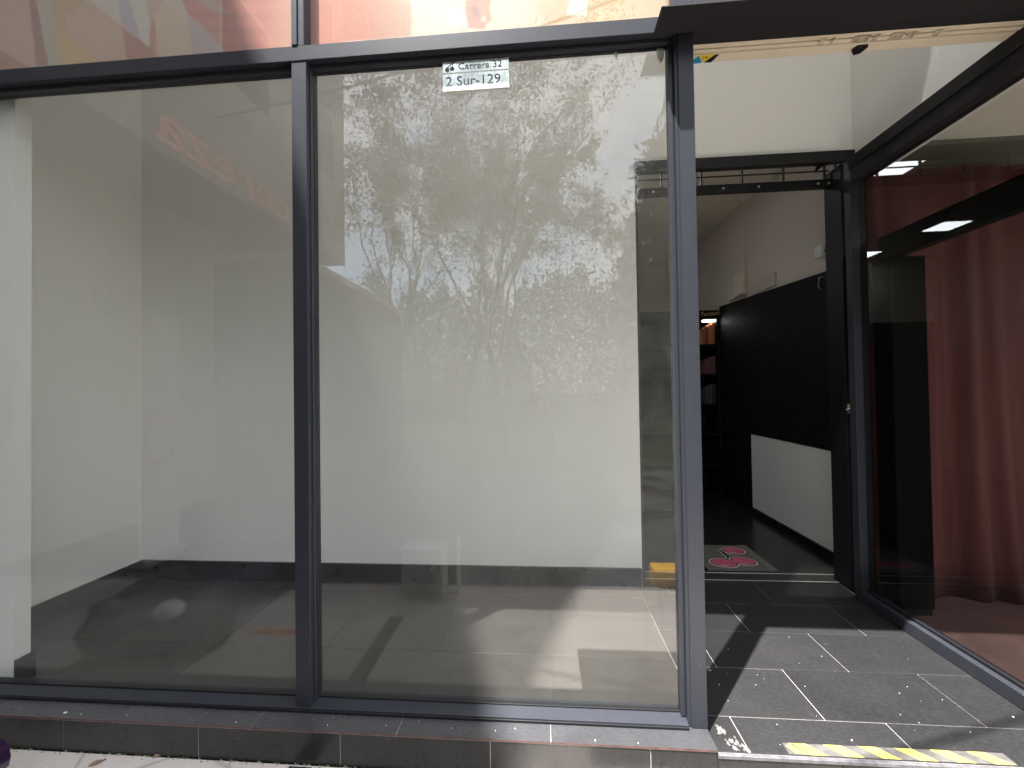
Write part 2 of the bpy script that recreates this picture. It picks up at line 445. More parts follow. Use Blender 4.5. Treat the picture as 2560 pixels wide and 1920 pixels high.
pane(-3.6, -1.0505, ZT1 + .001, 5.05); pane(-.9935, .545, ZT1 + .001, 5.05); pane(.621, 2.04, 2.90, 5.05)
# rusty clips at the top of the right pane
RUST = plain('rusted_steel', (.30, .2, .14), .85, var=.4, scale=60)
CLIP = plain('pale_plastic', (.62, .6, .55), .5, var=.08)
for cx, big in ((.325, 0), (.506, 1)):
    t = thing('glass_clip', ('larger pale rust stained clip in the top corner of the glass by the post' if big else 'tiny rust stained clip on the glass top edge, left of the corner clip'), 'clip', (cx, 1.715, 2.74), 'clips at the top of the glass')
    bm = bmesh.new()
    if big: prism(bm, [(cx - .014, 2.744), (cx + .016, 2.744), (cx + .013, 2.708), (cx + .002, 2.69), (cx - .010, 2.712)], 1, 1.708, 1.716)
    else: bx(bm, cx - .006, cx + .006, 1.708, 1.716, 2.722, 2.744)
    obj('clip_body', bm, CLIP, t)
    bm = bmesh.new(); tube(bm, [(cx + .006, 1.706, 2.70 if big else 2.725), (cx + .006, 1.722, 2.70 if big else 2.725)], .004); obj('screw', bm, RUST, t)

# ------------------------------------------------------------------ printed posters in the upper lights
def pip(x, y, poly):
    c = False; j = len(poly) - 1
    for i in range(len(poly)):
        (xi, yi), (xj, yj) = poly[i], poly[j]
        if (yi > y) != (yj > y) and x < (xj - xi) * (y - yi) / (yj - yi) + xi: c = not c
        j = i
    return c
def poster(x0, x1, z0, z1, fn, label, trans=0.0, nx=260, nz=300, ss=1):
    t = thing('window_poster', label, 'poster', ((x0 + x1) / 2, 1.708, z0), 'posters behind the upper panes')
    zs = [z0 + .32 * j / (nz * .6) for j in range(int(nz * .6))]; k_ = nz - len(zs)
    zs += [z0 + .32 + (z1 - z0 - .32) * j / k_ for j in range(k_ + 1)]
    vs = []; cs = []; rj = random.Random(2); fn0 = fn
    def fn(x, z):
        c = fn0(x, z); g = sum(c) / 3
        if max(c) - min(c) < .05: return c
        return tuple(max(.01, (g + (q - g) * 1.45) * .93) for q in c)
    for z in zs:
        for i in range(nx + 1):
            x = x0 + (x1 - x0) * i / nx; vs.append((x - (x0 + x1) / 2, -.0005, z - z0))
            if ss > 1 and z < z0 + .3:
                ac = [0, 0, 0]
                for q in range(ss):
                    c = fn(x + rj.uniform(-.006, .006), z + rj.uniform(-.005, .005)); ac = [a + b for a, b in zip(ac, c)]
                cs.append([a / ss for a in ac])
            else: cs.append(fn(x, z))
    W_ = nx + 1
    fs = [(j * W_ + i, j * W_ + i + 1, (j + 1) * W_ + i + 1, (j + 1) * W_ + i) for j in range(nz) for i in range(nx)]
    me = bpy.data.meshes.new('printed_film'); me.from_pydata(vs, [], fs)
    at = me.attributes.new('print', 'FLOAT_COLOR', 'POINT')
    at.data.foreach_set('color', [q for c in cs for q in (*c, 1)])
    me.materials.append(print_mat('poster_print', trans))
    o = bpy.data.objects.new('printed_film', me); C.objects.link(o); o.parent = t
    return o
def pxpoly(pts, s=1.0, ox=0, oy=0):
    return [(p.x, p.z) for p in (at_y(x / s + ox, y / s + oy, 1.7075) for x, y in pts)]
s1 = 2212 / 760  # left print shapes, with diagonal sun and shadow edges painted in
LP = [((.70, .47, .40), [(-400, 600), (215, 600), (215, -900), (-400, -900)]),
      ((.36, .16, .16), [(120, -500), (215, 0), (262, 480), (352, 480), (262, 0), (190, -500)]),
      ((.62, .54, .48), [(262, 0), (352, 480), (440, 480), (375, 0), (330, -300), (230, -300)]),
      ((.60, .42, .27), [(375, 0), (440, 480), (720, 480), (890, 430), (870, 0), (820, -500), (330, -500)]),
      ((.72, .50, .42), [(470, 120), (540, 480), (930, 480), (890, 190), (640, 0)]),
      ((.74, .52, .30), [(400, 210), (450, 480), (760, 480), (560, 320)]),
      ((.80, .72, .66), [(640, 0), (890, 190), (870, 0), (840, -400), (420, -400)]),
      ((.60, .50, .56), [(860, 0), (885, 190), (1030, 300), (985, 150), (940, 0), (900, -300), (840, -300)]),
      ((.83, .76, .70), [(940, 0), (985, 150), (1030, 300), (1090, 350), (1095, 180), (1060, 0), (1020, -300), (890, -300)]),
      ((.60, .30, .22), [(1095, 150), (1085, 350), (1130, 400), (1140, 230), (1115, 120)]),
      ((.50, .22, .19), [(890, 200), (925, 480), (1160, 420), (1090, 350), (1030, 300)]),
      ((.80, .60, .50), [(1115, 120), (1140, 250), (1150, 440), (1415, 420), (1400, 230), (1360, 80), (1320, 0), (1180, -200), (1060, -200), (1190, 0)]),
      ((.78, .66, .60), [(1190, 0), (1280, 90), (1400, 220), (1360, 80), (1320, 0), (1250, -200), (1120, -200)]),
      ((.62, .48, .50), [(1360, 110), (1405, 430), (1660, 400), (1560, 280), (1440, 170)]),
      ((.68, .30, .27), [(1320, 0), (1365, 100), (1480, 190), (1660, 400), (2110, 350), (2110, -500), (1200, -500)]),
      ((.60, .42, .40), [(1420, 0), (1560, 80), (1680, 110), (1560, 0), (1450, -200), (1330, -200)])]
LP = [(c, pxpoly(p, s1)) for c, p in LP]
BASE_TOP = (.66, .38, .33)
def left_fn(x, z):
    c = (.70, .47, .40)
    if z > 3.35: c = BASE_TOP
    for col, pg in LP:
        if pip(x, z, pg): c = col
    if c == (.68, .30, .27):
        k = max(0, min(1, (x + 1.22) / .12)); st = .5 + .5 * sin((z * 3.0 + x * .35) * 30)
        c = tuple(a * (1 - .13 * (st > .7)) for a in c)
        c = tuple(a + (b - a) * k for a, b in zip(c, (.85, .50, .40)))  # right end brightened as a sunlit strip, painted into the print
    n = noise.noise(Vector((x * 2.1, z * 2.1, 1))) * .06
    return tuple(max(0, a + n) for a in c)
s2 = 2212 / 1020
RP = [((.90, .72, .58), [(1060, 0), (1060, 130), (1190, 190), (1330, 150), (1320, 90), (1220, 0), (1150, -300), (1040, -300)]),
      ((.93, .93, .90), [(808, 52), (912, 52), (924, 138), (820, 140)]),
      ((.93, .93, .90), [(1490, -30), (1582, -30), (1576, 82), (1468, 84)]),
      ((.55, .21, .11), [(915, 52), (935, 150), (1020, 160), (1035, 130), (1000, 80), (985, -80), (925, -80)]),
      ((.36, .12, .07), [(945, 30), (985, 30), (1000, 95), (960, 90)]),
      ((.66, .28, .15), [(985, -80), (1000, 90), (1020, 125), (1060, 120), (1062, 90), (1050, 60), (1058, -80)]),
      ((.88, .66, .55), [(1005, 92), (1022, 84), (1030, 105), (1022, 122), (1008, 118)])]
RP = [(c, pxpoly(p, s2, 740, 0)) for c, p in RP]
def lerp_stops(t, st):
    for (a, ca), (b, cb) in zip(st, st[1:]):
        if t <= b:
            k = max(0, min(1, (t - a) / (b - a))); return tuple(p + (q - p) * k for p, q in zip(ca, cb))
    return st[-1][1]
def right_fn(x, z):
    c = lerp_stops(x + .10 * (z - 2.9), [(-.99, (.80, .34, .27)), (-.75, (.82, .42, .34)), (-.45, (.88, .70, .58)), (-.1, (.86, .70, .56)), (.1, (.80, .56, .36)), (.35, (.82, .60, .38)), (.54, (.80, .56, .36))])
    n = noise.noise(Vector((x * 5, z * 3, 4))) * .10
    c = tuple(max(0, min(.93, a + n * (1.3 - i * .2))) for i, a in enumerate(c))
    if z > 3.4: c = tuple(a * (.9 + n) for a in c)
    for col, pg in RP:
        if pip(x, z, pg): c = col
    return c
poster(-3.55, -1.052, ZT1 + .004, 5.04, left_fn, 'shaded poster of pale skin and maroon shapes with painted shadow edges in the left upper pane', 0.0, 620, 110, 3)
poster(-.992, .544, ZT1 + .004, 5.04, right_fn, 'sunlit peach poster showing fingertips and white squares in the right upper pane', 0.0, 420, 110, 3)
def door_fn(x, z):
    n = noise.noise(Vector((x * 3, z * 3, 9))) * .08
    return (.72 + n, .50 + n, .38 + n)
poster(.622, 2.03, 2.91, 5.04, door_fn, 'pinkish translucent poster in the upper pane over the entrance', .16, 60, 60)

# ------------------------------------------------------------------ address plate
ap = thing('address_plate', 'glossy address plate hanging inside the glass top, printed Carrera 32 and 2 Sur-129', 'address plate', (-.26, 1.695, 2.617))
def tl(px, py, y=1.695): p = at_y(px, py, y); return p
PLX0, PLX1, PLZ0, PLZ1 = -.402, -.119, 2.617, 2.744
m, nt, b = new_mat('mirror_plate')
f = tex(nt, 26, 6, .75, (1, 1, .5), 1.2)
nt.links.new(ramp(nt, f, [(.35, (.42, .48, .44)), (.55, (.66, .71, .68)), (.75, (.92, .94, .93))]), b.inputs['Base Color'])
b.inputs['Metallic'].default_value = .55; b.inputs['Roughness'].default_value = .12
PLATE = m
box('plate', PLX0, PLX1, 1.692, 1.6965, PLZ0 + .012, PLZ1, PLATE, ap, .0008)
box('lower_edge', PLX0, PLX1, 1.6915, 1.6965, PLZ0, PLZ0 + .0115, plain('frosted_edge', (.86, .89, .80), .3, var=.05), ap, .0008)
box('divider', PLX0, PLX1, 1.6895, 1.6918, PLZ0 + .0745, PLZ0 + .0775, plain('pale_edge', (.8, .84, .8), .3, var=.05), ap)
INK = plain('dark_ink', (.035, .05, .06), .35, var=.3, scale=90)
RX = Matrix.Rotation(R(90), 4, 'X')
text_obj('lettering', 'Carrera 32', .0395, INK, ap, (PLX0 + .066, 1.6915, PLZ0 + .089), RX, .0006, sx=1.06)
text_obj('lettering', '2 Sur-129', .0565, INK, ap, (PLX0 + .012, 1.6915, PLZ0 + .0215), RX, .0006, sx=1.06)
bm = bmesh.new()
for cx, cz in ((PLX0 + .020, PLZ0 + .091), (PLX0 + .041, PLZ0 + .094)):
    pts = [(cx + .0095 * cos(t), cz + .0085 * sin(t)) for t in (2 * pi * k / 20 for k in range(20))]
    prism(bm, pts, 1, 1.6905, 1.6918)
tube(bm, [(PLX0 + .020, 1.691, PLZ0 + .099), (PLX0 + .036, 1.691, PLZ0 + .112), (PLX0 + .048, 1.691, PLZ0 + .121)], .0011, 5)
tube(bm, [(PLX0 + .041, 1.691, PLZ0 + .102), (PLX0 + .044, 1.691, PLZ0 + .113), (PLX0 + .048, 1.691, PLZ0 + .121)], .0011, 5)
prism(bm, [(PLX0 + .040, PLZ0 + .122), (PLX0 + .056, PLZ0 + .124), (PLX0 + .050, PLZ0 + .117)], 1, 1.6905, 1.6918)
obj('cherry_emblem', bm, INK, ap)

# ------------------------------------------------------------------ entrance canopy, shutter box
can = thing('entrance_canopy', 'black flat steel canopy sheet projecting over the open entrance', 'canopy', (1.4, 1.6, 2.755))
box('folded_sheet', .462, 3.2, 1.532, 1.6545, 2.755, 2.760, STEEL, can, .001)
box('back_flange', .53, 3.2, 1.6475, 1.6545, 2.7605, 2.868, STEEL, can)
box('header_beam', .6215, 3.2, 1.656, 1.72, 2.757, 2.895, STEEL, can, .002)
sh = thing('shutter_housing', 'cream roller shutter box with grooved soffit above the entrance', 'shutter box', (1.3, 1.77, 2.75))
box('housing', .6215, 2.055, 1.7215, 1.83, 2.772, 2.98, CREAM, sh)
for y0, y1, z in ((1.7225, 1.737, 2.764), (1.742, 1.752, 2.767), (1.757, 1.774, 2.764), (1.7825, 1.829, 2.766)):
    box('groove_rail', .622, 2.054, y0, y1, z, 2.7715, CREAM, sh, .001)
GR = plain('grimy_grease', (.36, .31, .23), .8, var=.45, scale=45)
for x, l in ((1.16, .022), (1.205, .012), (1.29, .065), (1.37, .02), (1.435, .05), (1.50, .03), (1.60, .025)):
    box('grease_smear', x, x + l, 1.742, 1.773, 2.7632, 2.7638, GR, sh)
bm = bmesh.new(); prism(bm, [(1.335, 1.792), (1.375, 1.790), (1.366, 1.822), (1.345, 1.830), (1.325, 1.812)], 2, 2.752, 2.7655)
tag(obj('shutter_clip', bm, BLACK), 'small black clip hanging under the cream shutter box', 'clip')
st = thing('warning_sticker', 'blue yellow and black triangle warning sticker under the shutter box by the post', 'sticker', (.71, 1.81, 2.763))
bm = bmesh.new(); prism(bm, [(.662, 1.829), (.69, 1.786), (.716, 1.826)], 2, 2.7645, 2.7655); obj('blue_triangle', bm, plain('sticker_blue', (.02, .25, .5), .4, var=.05), st)
bm = bmesh.new(); prism(bm, [(.692, 1.785), (.755, 1.785), (.722, 1.822)], 2, 2.7645, 2.7655); obj('yellow_triangle', bm, plain('sticker_yellow', (.75, .55, .03), .4, var=.05), st)
bm = bmesh.new(); prism(bm, [(.725, 1.826), (.757, 1.787), (.775, 1.787), (.755, 1.828)], 2, 2.7645, 2.7655); obj('black_triangle', bm, BLACK, st)
text_obj('lettering', '19', .022, BLACK, st, (.708, 1.806, 2.7642), Matrix.Rotation(pi, 4, 'X'), .0002)

# ------------------------------------------------------------------ inner doorway, gate
dr = thing('door_frame', 'black inner door frame at the back of the entrance recess', 'door frame', (1.35, 2.9, 0))
box('header', .652, 2.058, 2.806, 2.838, 2.81, 2.884, BLACK, dr, .002)
box('jamb', 1.985, 2.056, 2.84, 2.999, .01, 2.809, ALU_IN, dr, .002)
box('jamb', .652, .668, 2.832, 2.999, .01, 2.809, BLACK, dr, .002)
gt = thing('security_gate', 'raised black security grille with bolted lower rail under the door header', 'gate', (1.35, 2.95, 2.7))
bm = bmesh.new(); bx(bm, .67, 1.984, 2.93, 2.965, 2.70, 2.757, .002); obj('lower_rail', bm, ALU_IN, gt)
BOLT = plain('bolt_steel', (.6, .6, .58), .35, metal=.5, var=.1)
for x in (.80, 1.05, 1.276, 1.513, 1.903, 1.972):
    bm = bmesh.new(); bmesh.ops.create_uvsphere(bm, u_segments=12, v_segments=8, radius=.0085)
    bmesh.ops.scale(bm, vec=(1, .6, 1), verts=bm.verts); bmesh.ops.translate(bm, vec=(x, 2.928, 2.728), verts=bm.verts)
    obj('bolt', bm, BOLT, gt, smooth=True)
GB = plain('gate_bar_brown', (.03, .022, .02), .5, var=.3)
for z in (2.817, 2.860): box('rail', .67, 1.984, 2.943, 2.951, z, z + .007, GB, gt)
for x in (.86, 1.135, 1.41, 1.685, 1.955): box('upright', x - .005, x + .005, 2.938, 2.952, 2.7572, 2.884, GB, gt)
bm = bmesh.new()
prism(bm, [(1.86, 2.884), (1.875, 2.85), (1.895, 2.845), (1.875, 2.80), (1.925, 2.838), (1.975, 2.86), (1.984, 2.884)], 1, 2.925, 2.929)
obj('torn_scrap', bm, BLACK, gt)
for x in (1.2, 1.48, 1.72):
    bm = bmesh.new(); prism(bm, [(x - .04, 2.884), (x + .04, 2.884), (x + .025, 2.853), (x - .025, 2.853)], 1, 2.93, 2.937); obj('hinge_tab', bm, GB, gt)
lk = thing('door_latch', 'small worn metal latch on the right door jamb at waist height', 'latch', (2.0, 2.835, 1.18))
box('latch_plate', 1.99, 2.03, 2.832, 2.8395, 1.16, 1.22, RUST, lk, .002)
bm = bmesh.new(); tube(bm, [(1.975, 2.825, 1.185), (2.02, 2.825, 1.20)], .006); obj('latch_bolt', bm, BOLT, lk)

# side glazing (perpendicular to the street)
sg = thing('side_window', 'full height dark framed glass panel along the right side of the entrance', 'side window', (1.98, 2.2, 0))
bars('bottom_rail', [(1.945, 2.03, 1.55, 2.70, .001, .066)], ALU, sg, .002)
bars('inner_bead', [(1.975, 1.992, 1.55, 2.70, .0665, .082)], ALU_IN, sg, .002)
bars('top_rail', [(1.945, 2.03, 1.55, 2.70, 2.62, 2.77), (1.935, 1.9445, 1.55, 2.70, 2.70, 2.77)], STEEL, sg, .002)
bars('stile', [(1.945, 2.03, 2.7005, 2.755, .001, 2.77)], ALU, sg, .002)
box('glass_pane', 1.99, 1.9915, 1.50, 2.70, .0665, 2.62, GLASS2, sg)

# ------------------------------------------------------------------ neighbouring room with red curtain
struct('side_room_floor', 2.032, 5.2, 1.5, 2.97, -.1, -.002, plain('side_room_floor_tile', (.14, .072, .066), .5, var=.2))
struct('side_room_ceiling', 2.302, 5.2, 1.5, 2.97, 2.95, 3.05, CEIL)
struct('side_room_back_wall', 2.032, 2.95, 2.86, 2.97, -.1, 2.76, plain('dark_side_wall', (.010, .010, .010), .95, var=.2, spec=.0))
OLIVE = wall_mat('olive_plaster', (.12, .115, .09))
struct('side_room_upper_wall', 2.302, 2.95, 2.87, 2.97, 2.761, 2.95, OLIVE)
struct('side_room_rear_wall', 2.95, 5.2, 2.87, 2.97, -.1, 2.95, OLIVE)
struct('side_room_far_wall', 5.0, 5.2, 1.5, 2.86, -.1, 2.95, BEIGE)
m, nt, b = new_mat('red_curtain')
f = tex(nt, 20, 4, .5, (1, 1, .05))
nt.links.new(ramp(nt, f, [(.3, (.075, .014, .015)), (.7, (.13, .030, .028))]), b.inputs['Base Color'])
b.inputs['Roughness'].default_value = .85
CURT = m
def curtain(x0, x1, y, z0, z1, n=130):
    bm = bmesh.new(); cols = []
    for i in range(n + 1):
        u = i / n; col = []
        for j in range(13):
            v = j / 12; k = (1 - v)
            x = x0 + (x1 - x0) * u + .10 * k * k * u
            dy = .026 * sin(u * 25 + 1.6 * sin(u * 9) + .5 * k) + .022 * sin(u * 11 + 1 - k)
            col.append(bm.verts.new((x, y - dy * (.45 + .55 * k), z0 + (z1 - z0) * v)))
        cols.append(col)
    for a, b in zip(cols, cols[1:]):
        for j in range(12): bm.faces.new((a[j], b[j], b[j + 1], a[j + 1]))
    return bm
ct = obj('red_curtain', curtain(2.07, 3.02, 2.76, .006, 2.71), CURT, smooth=True)
so_ = ct.modifiers.new('thick', 'SOLIDIFY'); so_.thickness = .004
tag(ct, 'dusty red pleated curtain hanging behind the side glass panel', 'curtain')
cbt = thing('black_cabinet', 'tall black cabinet behind the side glass at the left of the red curtain', 'cabinet', (2.19, 2.62, 0))
MATTE = plain('matte_black', (.008, .008, .008), .95, var=.2, spec=.0)
box('cabinet_body', 2.05, 2.245, 2.555, 2.69, .04, 2.10, MATTE, cbt, .004)
box('cabinet_plinth', 2.06, 2.235, 2.565, 2.69, 0, .0395, BLACK, cbt)
bx_ = box('curtain_beam', 2.13, 2.19, 1.5, 2.74, 2.12, 2.27, MATTE); tag(bx_, 'black horizontal beam behind the side glass in front of the red curtain', 'beam')

# ------------------------------------------------------------------ store contents
mat_t = thing('doormat', 'grey doormat with pink cherries print just inside the doorway', 'doormat', (1.44, 3.35, 0))
box('mat', 1.19, 1.685, 3.115, 3.60, .0, .009, plain('mat_fibre', (.115, .105, .095), .95, var=.3, scale=90, bmp=.6, bscale=400), mat_t, .002)
box('mat_border', 1.625, 1.68, 3.118, 3.597, .0092, .0122, plain('mat_rib', (.14, .13, .12), .95, var=.25, scale=60), mat_t)
PALE = plain('print_pale', (.55, .5, .42), .9, var=.1); DARKP = plain('print_dark', (.02, .012, .012), .9)
PINK = plain('print_pink', (.46, .08, .16), .85, var=.12, scale=20)
def cherry(c, rx, ry, rot):
    for nm, g, z, mm in (('outline', .018, .0096, PALE), ('rim', .008, .0104, DARKP), ('cherry_print', 0, .0112, PINK)):
        bm = bmesh.new(); disc(bm, c, rx + g, ry + g, .0091, z, 40, rot); obj(nm, bm, mm, mat_t)
    bm = bmesh.new(); disc(bm, (c[0] - rx * .2, c[1] - ry * .74), rx * .5, ry * .05, .0091, .0116, 16, rot); obj('highlight', bm, PALE, mat_t)
def mp(px, py): p = at_z(px, py, .01); return (p.x, p.y)
c1 = mp(1810, 1407); c2 = mp(1858, 1403); c3 = mp(1833, 1376.5)
cherry(c1, .088, .070, -.1); cherry(c2, .080, .066, -.2); cherry(c3, .075, .060, 0)
for pts in ([(1797, 1373), (1812, 1387), (1820, 1393), (1818, 1401)], [(1800, 1375), (1823, 1390), (1836, 1399)]):
    for nm, r, z, mm in (('stem_outline', .014, .0102, PALE), ('stem', .007, .011, DARKP)):
        bm = bmesh.new(); q = [Vector((*mp(*p), .0095)) for p in pts]
        for a, b in zip(q, q[1:]):
            d = (b - a).normalized(); nrm = Vector((-d.y, d.x, 0)) * r
            prism(bm, [((a + nrm).x, (a + nrm).y), ((b + nrm).x, (b + nrm).y), ((b - nrm).x, (b - nrm).y), ((a - nrm).x, (a - nrm).y)], 2, .0091, z)
        obj(nm, bm, mm, mat_t)
# right wall fittings
tag(box('white_wall_panel', 2.215, 2.239, 3.02, 4.56, .0605, .838, WHITE, None, .002), 'low white panel along the right store wall beneath the tall black panel', 'wall panel')
tag(box('skirting_board', 2.2, 2.239, 3.02, 4.56, .0, .06, BASEB, None, .002), 'black skirting board under the low white panel in the store', 'skirting')
swl = thing('slat_panel', 'tall black display panel on the right store wall above and beyond the white panel', 'display panel', (2.2, 4.0, .84))
SLAT = plain('slat_black', (.007, .007, .008), .6, var=.2, spec=.2)
bm = bmesh.new(); prism(bm, [(3.02, .842), (5.25, .842), (5.25, 2.345), (3.02, 2.215)], 0, 2.208, 2.2385); obj('panel_board', bm, SLAT, swl)
box('lower_board', 2.208, 2.2385, 4.565, 5.25, 0, .8415, SLAT, swl)
sf = thing('product_shelf', 'black shelving unit with gold lettered header at the back of the store', 'shelving', (1.7, 5.4, 0))
box('back_panel', 1.2, 2.2, 5.65, 5.68, 0, 2.30, SLAT, sf); box('side_panel', 2.17, 2.2, 5.25, 5.649, 0, 2.30, SLAT, sf); box('side_panel', 1.2, 1.23, 5.25, 5.649, 0, 2.30, SLAT, sf)
for z in (.35, .75, 1.13, 1.50, 1.87, 2.20): box('shelf', 1.231, 2.169, 5.25, 5.649, z - .012, z + .012, SLAT, sf)
box('header_board', 1.2, 2.2, 5.235, 5.249, 2.19, 2.30, SLAT, sf)
GOLD = plain('gold_letters', (.75, .58, .25), .35, metal=.4, var=.1)
text_obj('lettering', '¡ Fantasías', .075, GOLD, sf, (1.94, 5.2345, 2.225), Matrix.Rotation(R(-4), 4, 'Y') @ RX, .002)
box('lamp_strip', 2.03, 2.165, 5.26, 5.34, 2.172, 2.186, emit('shelf_lamp', (1, .97, .92), 3.0), sf)
cols = [('orange brown', (.48, .16, .07)), ('bright orange', (.62, .24, .09)), ('dark rust', (.30, .09, .05)), ('terracotta', (.42, .13, .08)), ('tan', (.6, .34, .2))]
col2 = [('plum', (.16, .05, .06)), ('grey brown', (.1, .09, .08)), ('wine red', (.2, .06, .08)), ('charcoal', (.06, .05, .05))]
col3 = [('black', (.03, .03, .03)), ('dark plum', (.10, .05, .06)), ('dark grey', (.06, .06, .06))]
NTH = ['rightmost', 'second from right', 'third from right', 'fourth from right', 'fifth from right', 'sixth from right']
for z, hs, pal, row in ((1.882, (.17, .27), cols, 'upper'), (1.512, (.15, .22), col2, 'middle'), (1.142, (.18, .25), col3, 'lower')):
    x = 2.155
    for ii in range(5):
        ww = random.uniform(.036, .05); h = hs[1] - (hs[1] - hs[0]) * ii / 4 * random.uniform(.8, 1.1)
        nm, cl = pal[ii % len(pal)]
        tag(box('product_box', x - ww + .004, x, 5.27, 5.42, z, z + h, plain('carton', cl, .5), None, .002),
            'slim %s product box, %s on the %s store shelf' % (nm, NTH[ii], row), 'box', 'product boxes on the store shelves')
        x -= ww
cm = thing('security_camera', 'small white wall camera high on the right store wall by the jamb', 'security camera', (2.2, 3.35, 2.35))
bm = bmesh.new(); bx(bm, 2.16, 2.235, 3.30, 3.40, 2.345, 2.44, .008); obj('camera_body', bm, plain('white_plastic', (.75, .73, .68), .4, var=.04), cm)
bm = bmesh.new(); tube(bm, [(2.2, 3.299, 2.385), (2.2, 3.285, 2.38)], .022, 14); obj('lens', bm, BLACK, cm)
tag(box('pale_junction_box', 2.17, 2.204, 4.60, 4.78, 2.36, 2.60, wall_mat('pale_box', (.72, .66, .57)), None, .004), 'pale upright box on the store wall above the tall black panel', 'box')
tag(box('flush_wall_plate', 2.228, 2.2395, 4.06, 4.52, 2.31, 2.44, wall_mat('plate_paint', (.56, .5, .42)), None, .003), 'beige flush cover plate on the store wall above the tall black panel', 'wall plate')
hk = thing('wall_hook', 'tiny shiny metal hook at the top of the tall black panel', 'hook', (2.2, 3.36, 2.18))
bm = bmesh.new(); tube(bm, [(2.206, 3.36, 2.2), (2.17, 3.36, 2.19), (2.165, 3.36, 2.12), (2.18, 3.36, 2.10)], .005, 6); obj('hook_rod', bm, BOLT, hk)
# other store furniture seen through the glass gap
tag(box('black_wall_shelving', -2.0, 1.15, 6.7, 6.99, 0, 2.30, SLAT, None, .003), 'low black wall shelving across the rear of the store', 'shelving')
PAN = emit('panel_light', (.92, .95, 1.0), 3.2)
for (lx, ly, lab) in ((.68, 4.0, 'square lit ceiling panel nearest the store doorway'), (-1.2, 5.6, 'square lit ceiling panel in the middle of the store'), (-1.0, 6.7, 'square lit ceiling panel at the rear of the store')):
    t = thing('ceiling_light', lab, 'ceiling light', (lx, ly, 3.36), 'lit ceiling panels in the store')
    box('diffuser', lx - .16, lx + .16, ly - .15, ly + .15, 3.352, 3.358, PAN, t)
    box('light_frame', lx - .18, lx + .18, ly - .17, ly + .17, 3.3585, 3.3695, WHITE, t)

# ------------------------------------------------------------------ hazard tape
tp = thing('hazard_tape', 'worn yellow and grey striped hazard tape along the edge of the entrance step', 'tape', (1.27, 1.6, .001))
TY = plain('tape_yellow', (.44, .34, .075), .6, var=.2, scale=22)
TG = plain('tape_grey', (.085, .08, .075), .6, var=.3, scale=30)
ty0, ty1 = 1.584, 1.632
box('tape_backing', .878, 1.645, ty0, ty1, .0006, .0014, TG, tp)
for i in range(6):
    x = .895 + i * .124; sk_ = -.052
    a, b_ = x + .058, x + .120
    pts = [(a, ty0), (min(b_, 1.66), ty0), (b_ + sk_, ty1), (a + sk_, ty1)]
    if i == 0: pts = [(.884, ty1 - .012), (.915, ty1 - .004), (.952, ty0 + .002), (.905, ty0 + .004)]
    if i == 0:
        bm = bmesh.new(); prism(bm, pts, 2, .0014, .0019); obj('yellow_stripe', bm, TY, tp)
    pts = [(a, ty0), (b_, ty0), (b_ + sk_, ty1), (a + sk_, ty1)]
    bm = bmesh.new(); prism(bm, pts, 2, .0014, .0019); obj('yellow_stripe', bm, TY, tp)

# ------------------------------------------------------------------ pavement details
def leaf_mesh(c, l, wd, rot, z):
    bm = bmesh.new(); d = Vector((cos(rot), sin(rot), 0)); n_ = Vector((-d.y, d.x, 0))
    vs = []
    for i in range(7):
        u = i / 6; ww = wd * sin(pi * min(.98, max(.02, u))) ** .8; p = Vector((c[0], c[1], z)) + d * l * (u - .5)
        zz = .004 * sin(u * 5)
        vs.append((bm.verts.new(p + n_ * ww + Vector((0, 0, .006 + zz))), bm.verts.new(p + Vector((0, 0, .002 + zz))), bm.verts.new(p - n_ * ww + Vector((0, 0, .005 - zz)))))
    for a, b in zip(vs, vs[1:]):
        bm.faces.new((a[0], a[1], b[1], b[0])); bm.faces.new((a[1], a[2], b[2], b[1]))
    return bm
DRY = plain('dry_leaf', (.20, .14, .09), .9, var=.3, scale=40)
for (px, py, l, rot, lab) in ((243, 1909, .05, .8, 'larger curled dry leaf on the pavement near the left plinth'), (392, 1893, .026, .3, 'small dry leaf on the pavement against the plinth')):
    p = at_z(px, py, GZ); tag(obj('dry_leaf', leaf_mesh((p.x, p.y), l, l * .2, rot, GZ), DRY), lab, 'leaf')
bm = bmesh.new()
rr = random.Random(3)
for i in range(420):
    x = rr.uniform(-3.4, .6); y = 1.566 - abs(rr.gauss(0, .008)); s = rr.uniform(.0008, .0026)
    bx(bm, x - s * 1.6, x + s * 1.6, y - s, y, GZ - .001, GZ + s)
obj('moss_line', bm, plain('moss', (.25, .27, .16), .95, var=.4, scale=50), kind='stuff')
bm = bmesh.new()
for i in range(34):
    x = rr.uniform(.65, 1.93); y = rr.uniform(1.6, 2.35); s = rr.uniform(.0005, .0012)
    if i < 7: x, y, s = rr.uniform(.65, 1.9), rr.uniform(1.62, 2.2), .0021
    bx(bm, x - s, x + s, y - s, y + s, .0002, .0002 + s)
for i in range(16):
    x = rr.uniform(-2.3, .55); s = rr.uniform(.001, .002); y = rr.uniform(1.575, 1.635); bx(bm, x - s, x + s, y - s, y + s, .0206, .0206 + s)
obj('grit', bm, plain('white_grit', (.75, .73, .68), .8), kind='stuff')
p = at_z(163, 1782, .0206)
tag(box('paper_scrap', p.x - .006, p.x + .006, p.y - .003, p.y + .004, .0206, .0225, plain('paper', (.85, .85, .83), .8, var=.02)), 'tiny white paper scrap on the plinth ledge at left', 'paper scrap')
